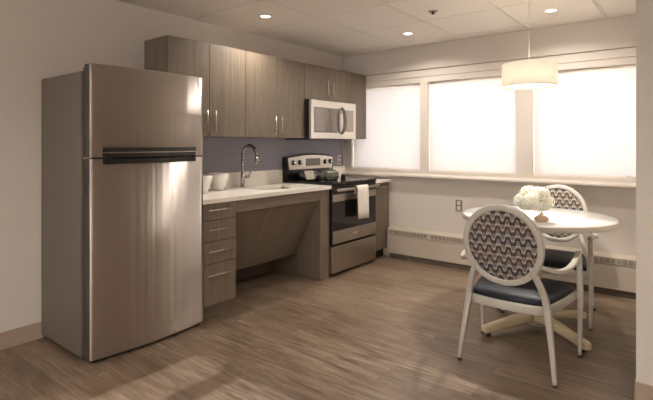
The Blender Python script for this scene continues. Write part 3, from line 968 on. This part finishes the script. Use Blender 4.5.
# ---------------------------------------------------------------- round table
tx, ty, tz = 2.462, -1.165, 0.765
TR = 0.478
t = thing('round_table', (tx, ty, 0), 'round white dining table on a cream cross base', 'table')
top = MB().lathe([(0.0, -0.004), (TR - 0.010, -0.004), (TR - 0.002, -0.004), (TR - 0.0018, 0.0), (0.0, 0.0)], (tx, ty, tz), 96).build('tabletop', M_tabletop, t)
MB().lathe([(0.0, -0.036), (TR - 0.006, -0.036), (TR, -0.032), (TR, -0.007), (TR - 0.003, -0.0042), (0.0, -0.0042)], (tx, ty, tz), 96).build('edge_band', M_edge, top)
MB().lathe([(0.055, 0.03), (0.055, 0.10), (0.040, 0.115), (0.036, 0.14), (0.036, 0.70), (0.10, 0.715), (0.16, 0.728)], (tx, ty, 0), 28).build('column', M_legwood, t)
for k in range(4):
    a = math.radians(-123.3 + 90 * k)
    dx, dy = math.cos(a), math.sin(a)
    pts = [(tx + dx * r, ty + dy * r, z) for r, z in ((0.03, 0.085), (0.12, 0.082), (0.25, 0.066), (0.36, 0.050), (0.41, 0.044), (0.425, 0.042))]
    f = MB().sweep(pts, [(0.062, 0.062), (0.060, 0.058), (0.056, 0.052), (0.054, 0.050), (0.050, 0.046), (0.036, 0.034)]).build('foot', M_legwood, t)
    MB().lathe([(0.016, 0.0), (0.016, 0.014), (0.008, 0.022)], (tx + dx * 0.385, ty + dy * 0.385, 0), 14).build('glide', M_rubber, f)

# flowers
vx, vy = 2.562, -1.435
t = thing('flower_arrangement', (vx, vy, tz), 'cream hydrangea bouquet in a small amber-footed glass on the round table', 'flowers')
v = MB().lathe([(0.0, 0.0005), (0.026, 0.0005), (0.040, 0.010), (0.044, 0.020), (0.036, 0.032), (0.018, 0.042), (0.0, 0.043)], (vx, vy, tz), 28).build('vase_foot', M_amber, t)
MB().lathe([(0.010, 0.042), (0.011, 0.06), (0.018, 0.085), (0.030, 0.115), (0.028, 0.115), (0.016, 0.085), (0.008, 0.06), (0.0, 0.05)], (vx, vy, tz), 24).build('vase', M_glass, t)
MB().sweep([(vx, vy, tz + 0.052), (vx + 0.003, vy, tz + 0.12)], (0.007, 0.007), (0, 1, 0), round_=True).build('stem', M_stem, t)
bc = Vector((2.518, -1.435, 0.910))
heads = [(-0.058, -0.008, -0.022, 0.062), (0.056, 0.0, -0.022, 0.062), (0.0, -0.048, -0.014, 0.068), (0.0, 0.048, -0.008, 0.064), (-0.028, 0.0, 0.024, 0.060), (0.032, 0.0, 0.022, 0.060), (-0.04, -0.01, -0.028, 0.058), (0.035, -0.01, -0.028, 0.058)]
rnd = random.Random(3)
for hx, hy, hz, hr in heads:
    mb = MB()
    c = bc + Vector((hx, hy, hz))
    mb.lathe([(0.0, -hr * 0.72)] + [(hr * 0.86 * math.cos(q), hr * 0.72 * math.sin(q)) for q in (-1.1, -0.6, 0, 0.6, 1.1)] + [(0.0, hr * 0.72)], c, 14)
    for k in range(150):
        zz = 1 - 2 * (k + 0.5) / 150
        th = k * 2.39996 + rnd.uniform(-0.2, 0.2)
        rr = math.sqrt(max(0, 1 - zz * zz))
        nrm = Vector((rr * math.cos(th), rr * math.sin(th), zz))
        p = c + Vector((nrm.x, nrm.y, nrm.z * 0.85)) * hr * rnd.uniform(0.88, 1.0)
        q = nrm.to_track_quat('Z', 'Y').to_matrix() @ Matrix.Rotation(rnd.uniform(0, 2), 3, 'Z')
        s = rnd.uniform(0.007, 0.010)
        for j in range(4):
            a = j * PI / 2
            e1 = q @ Vector((math.cos(a), math.sin(a), 0.25))
            e2 = q @ Vector((-math.sin(a), math.cos(a), 0.0))
            vv = mb.verts([p, p + (e1 * 0.55 + e2 * 0.5) * s, p + e1 * 1.05 * s + q @ Vector((0, 0, 0.0012)), p + (e1 * 0.55 - e2 * 0.5) * s])
            mb.face(vv, True)
    mb.build('blossom', M_petal, t)

# ---------------------------------------------------------------- chairs
def ell(a, b, n=64, lean=0.16):
    """points of the oval back, centred on its own pad origin, leaning back"""
    return [(a * math.cos(2 * PI * k / n), -lean * b * math.sin(2 * PI * k / n), b * math.sin(2 * PI * k / n)) for k in range(n)]

def make_chair(label):
    t = thing('dining_chair', (0, 0, 0), label, 'chair', 'round-backed dining chairs')
    OC = Vector((0, -0.27, 0.702))
    # frame of the back
    ring = [Vector(p) + OC for p in ell(0.198, 0.207)]
    # in-plane radial direction lies across the sweep: up = back's own normal
    nrm = Vector((0, 1, 0.16)).normalized()
    MB().sweep(ring, (0.033, 0.030), nrm, closed=True).build('back_frame', M_frame, t)
    # upholstered pad, domed on both sides; its object origin is the oval's centre
    mb = MB()
    n, m = 64, 8
    for sgn in (1, -1):
        rr = [mb.verts([OC + nrm * sgn * 0.020])]
        for j in range(1, m + 1):
            f = j / m
            dome = 0.020 * math.sqrt(max(0, 1 - f ** 3.0)) * 0.75 + 0.005
            rr.append(mb.verts([Vector(p) * f * (0.188 / 0.201) + OC + nrm * sgn * dome for p in ell(0.198, 0.207, n)]))
        for k in range(n):
            mb.face([rr[0][0], rr[1][k], rr[1][(k + 1) % n]], True)
        for a, b in zip(rr[1:], rr[2:]):
            for k in range(n):
                mb.face([a[k], a[(k + 1) % n], b[(k + 1) % n], b[k]], True)
    mb.build('backrest', M_wave, t)
    # rear legs run up into the oval
    for s in (-1, 1):
        pts = catmull([(s * 0.255, -0.235, 0.012), (s * 0.236, -0.215, 0.18), (s * 0.213, -0.200, 0.355), (s * 0.204, -0.205, 0.42), (s * 0.182, -0.228, 0.50), (s * 0.156, -0.252, 0.568), (s * 0.150, -0.262, 0.60)], 5)
        dm = lerp_dims([(0.020, 0.020), (0.027, 0.027), (0.036, 0.034), (0.034, 0.032), (0.031, 0.028), (0.030, 0.026), (0.024, 0.022)], len(pts))
        l = MB().sweep(pts, dm, (0, 1, 0)).build('leg', M_frame, t)
        MB().lathe([(0.013, 0.0), (0.014, 0.006), (0.010, 0.014)], (s * 0.255, -0.235, 0), 14).build('foot_glide', M_rubber, l)
    # front legs and arms
    for s in (-1, 1):
        pts = catmull([(s * 0.287, 0.230, 0.012), (s * 0.288, 0.228, 0.20), (s * 0.290, 0.224, 0.38), (s * 0.286, 0.222, 0.50), (s * 0.284, 0.224, 0.600)], 4)
        dm = lerp_dims([(0.019, 0.019), (0.026, 0.026), (0.033, 0.031), (0.030, 0.028), (0.028, 0.026)], len(pts))
        l = MB().sweep(pts, dm, (0, 1, 0)).build('leg', M_frame, t)
        MB().lathe([(0.013, 0.0), (0.014, 0.006), (0.010, 0.014)], (s * 0.287, 0.230, 0), 14).build('foot_glide', M_rubber, l)
        pts = catmull([(s * 0.281, 0.238, 0.606), (s * 0.283, 0.212, 0.613), (s * 0.291, 0.12, 0.606), (s * 0.294, 0.0, 0.590), (s * 0.282, -0.11, 0.580), (s * 0.246, -0.20, 0.584), (s * 0.198, -0.262, 0.612)], 5)
        dm = lerp_dims([(0.024, 0.014), (0.029, 0.020), (0.030, 0.019), (0.030, 0.019), (0.029, 0.020), (0.026, 0.021), (0.022, 0.020)], len(pts))
        MB().sweep(pts, dm).build('armrest', M_frame, t)
    # seat rail
    def outline(ins, n=10):
        P = []
        w0, w1 = 0.205 - ins, 0.268 - ins
        for k in range(n + 1):
            u = k / n * 2 - 1
            P.append((w0 * u, -0.195 + ins - 0.028 * (1 - u * u)))
        for k in range(1, n):
            u = k / n
            P.append((w0 + (w1 - w0) * u + 0.008 * math.sin(PI * u), -0.195 + ins + (0.415 - 2 * ins) * u))
        for k in range(n + 1):
            u = 1 - k / n * 2
            P.append((w1 * u, 0.220 - ins + 0.028 * (1 - u * u)))
        for k in range(1, n):
            u = 1 - k / n
            P.append((-(w0 + (w1 - w0) * u + 0.008 * math.sin(PI * u)), -0.195 + ins + (0.415 - 2 * ins) * u))
        return P
    MB().sweep([(x, y, 0.363) for x, y in outline(0.008)], (0.022, 0.050), closed=True).build('seat_frame', M_frame, t)
    # cushion
    mb = MB()
    lv = [(0.014, 0.375), (0.008, 0.385), (0.004, 0.400), (0.010, 0.413), (0.026, 0.424), (0.055, 0.433), (0.10, 0.440), (0.15, 0.443)]
    rg = []
    for ins, z in lv:
        o_ = outline(0.0)
        cx, cy = 0.0, 0.01
        sc = 1 - ins / 0.22
        rg.append(mb.verts([(x * sc, cy + (y - cy) * sc, z) for x, y in o_]))
    for a, b in zip(rg, rg[1:]):
        for k in range(len(a)):
            mb.face([a[k], a[(k + 1) % len(a)], b[(k + 1) % len(a)], b[k]], True)
    mb.face(rg[-1], True); mb.face(rg[0])
    mb.build('seat', M_vinyl, t)
    # small blocks joining the front legs to the rail
    for s in (-1, 1):
        MB().box((min(s * 0.255, s * 0.285), 0.205, 0.345), (max(s * 0.255, s * 0.285), 0.235, 0.378)).build('leg_block', M_frame, t, 0.003)
    # put the pad's origin at the oval centre so the weave is centred
    return t

ch = make_chair('white-framed armchair in the foreground, its round patterned back to the viewer and navy seat')
ch2 = copy_tree(ch)
ch.location = (2.494, -1.700, 0)
ch2.location = (2.462, -0.765, 0)
ch2.rotation_euler = (0, 0, PI + math.radians(2.5))
ch2['label'] = 'white-framed armchair on the far side of the round table, facing it, below the windows'
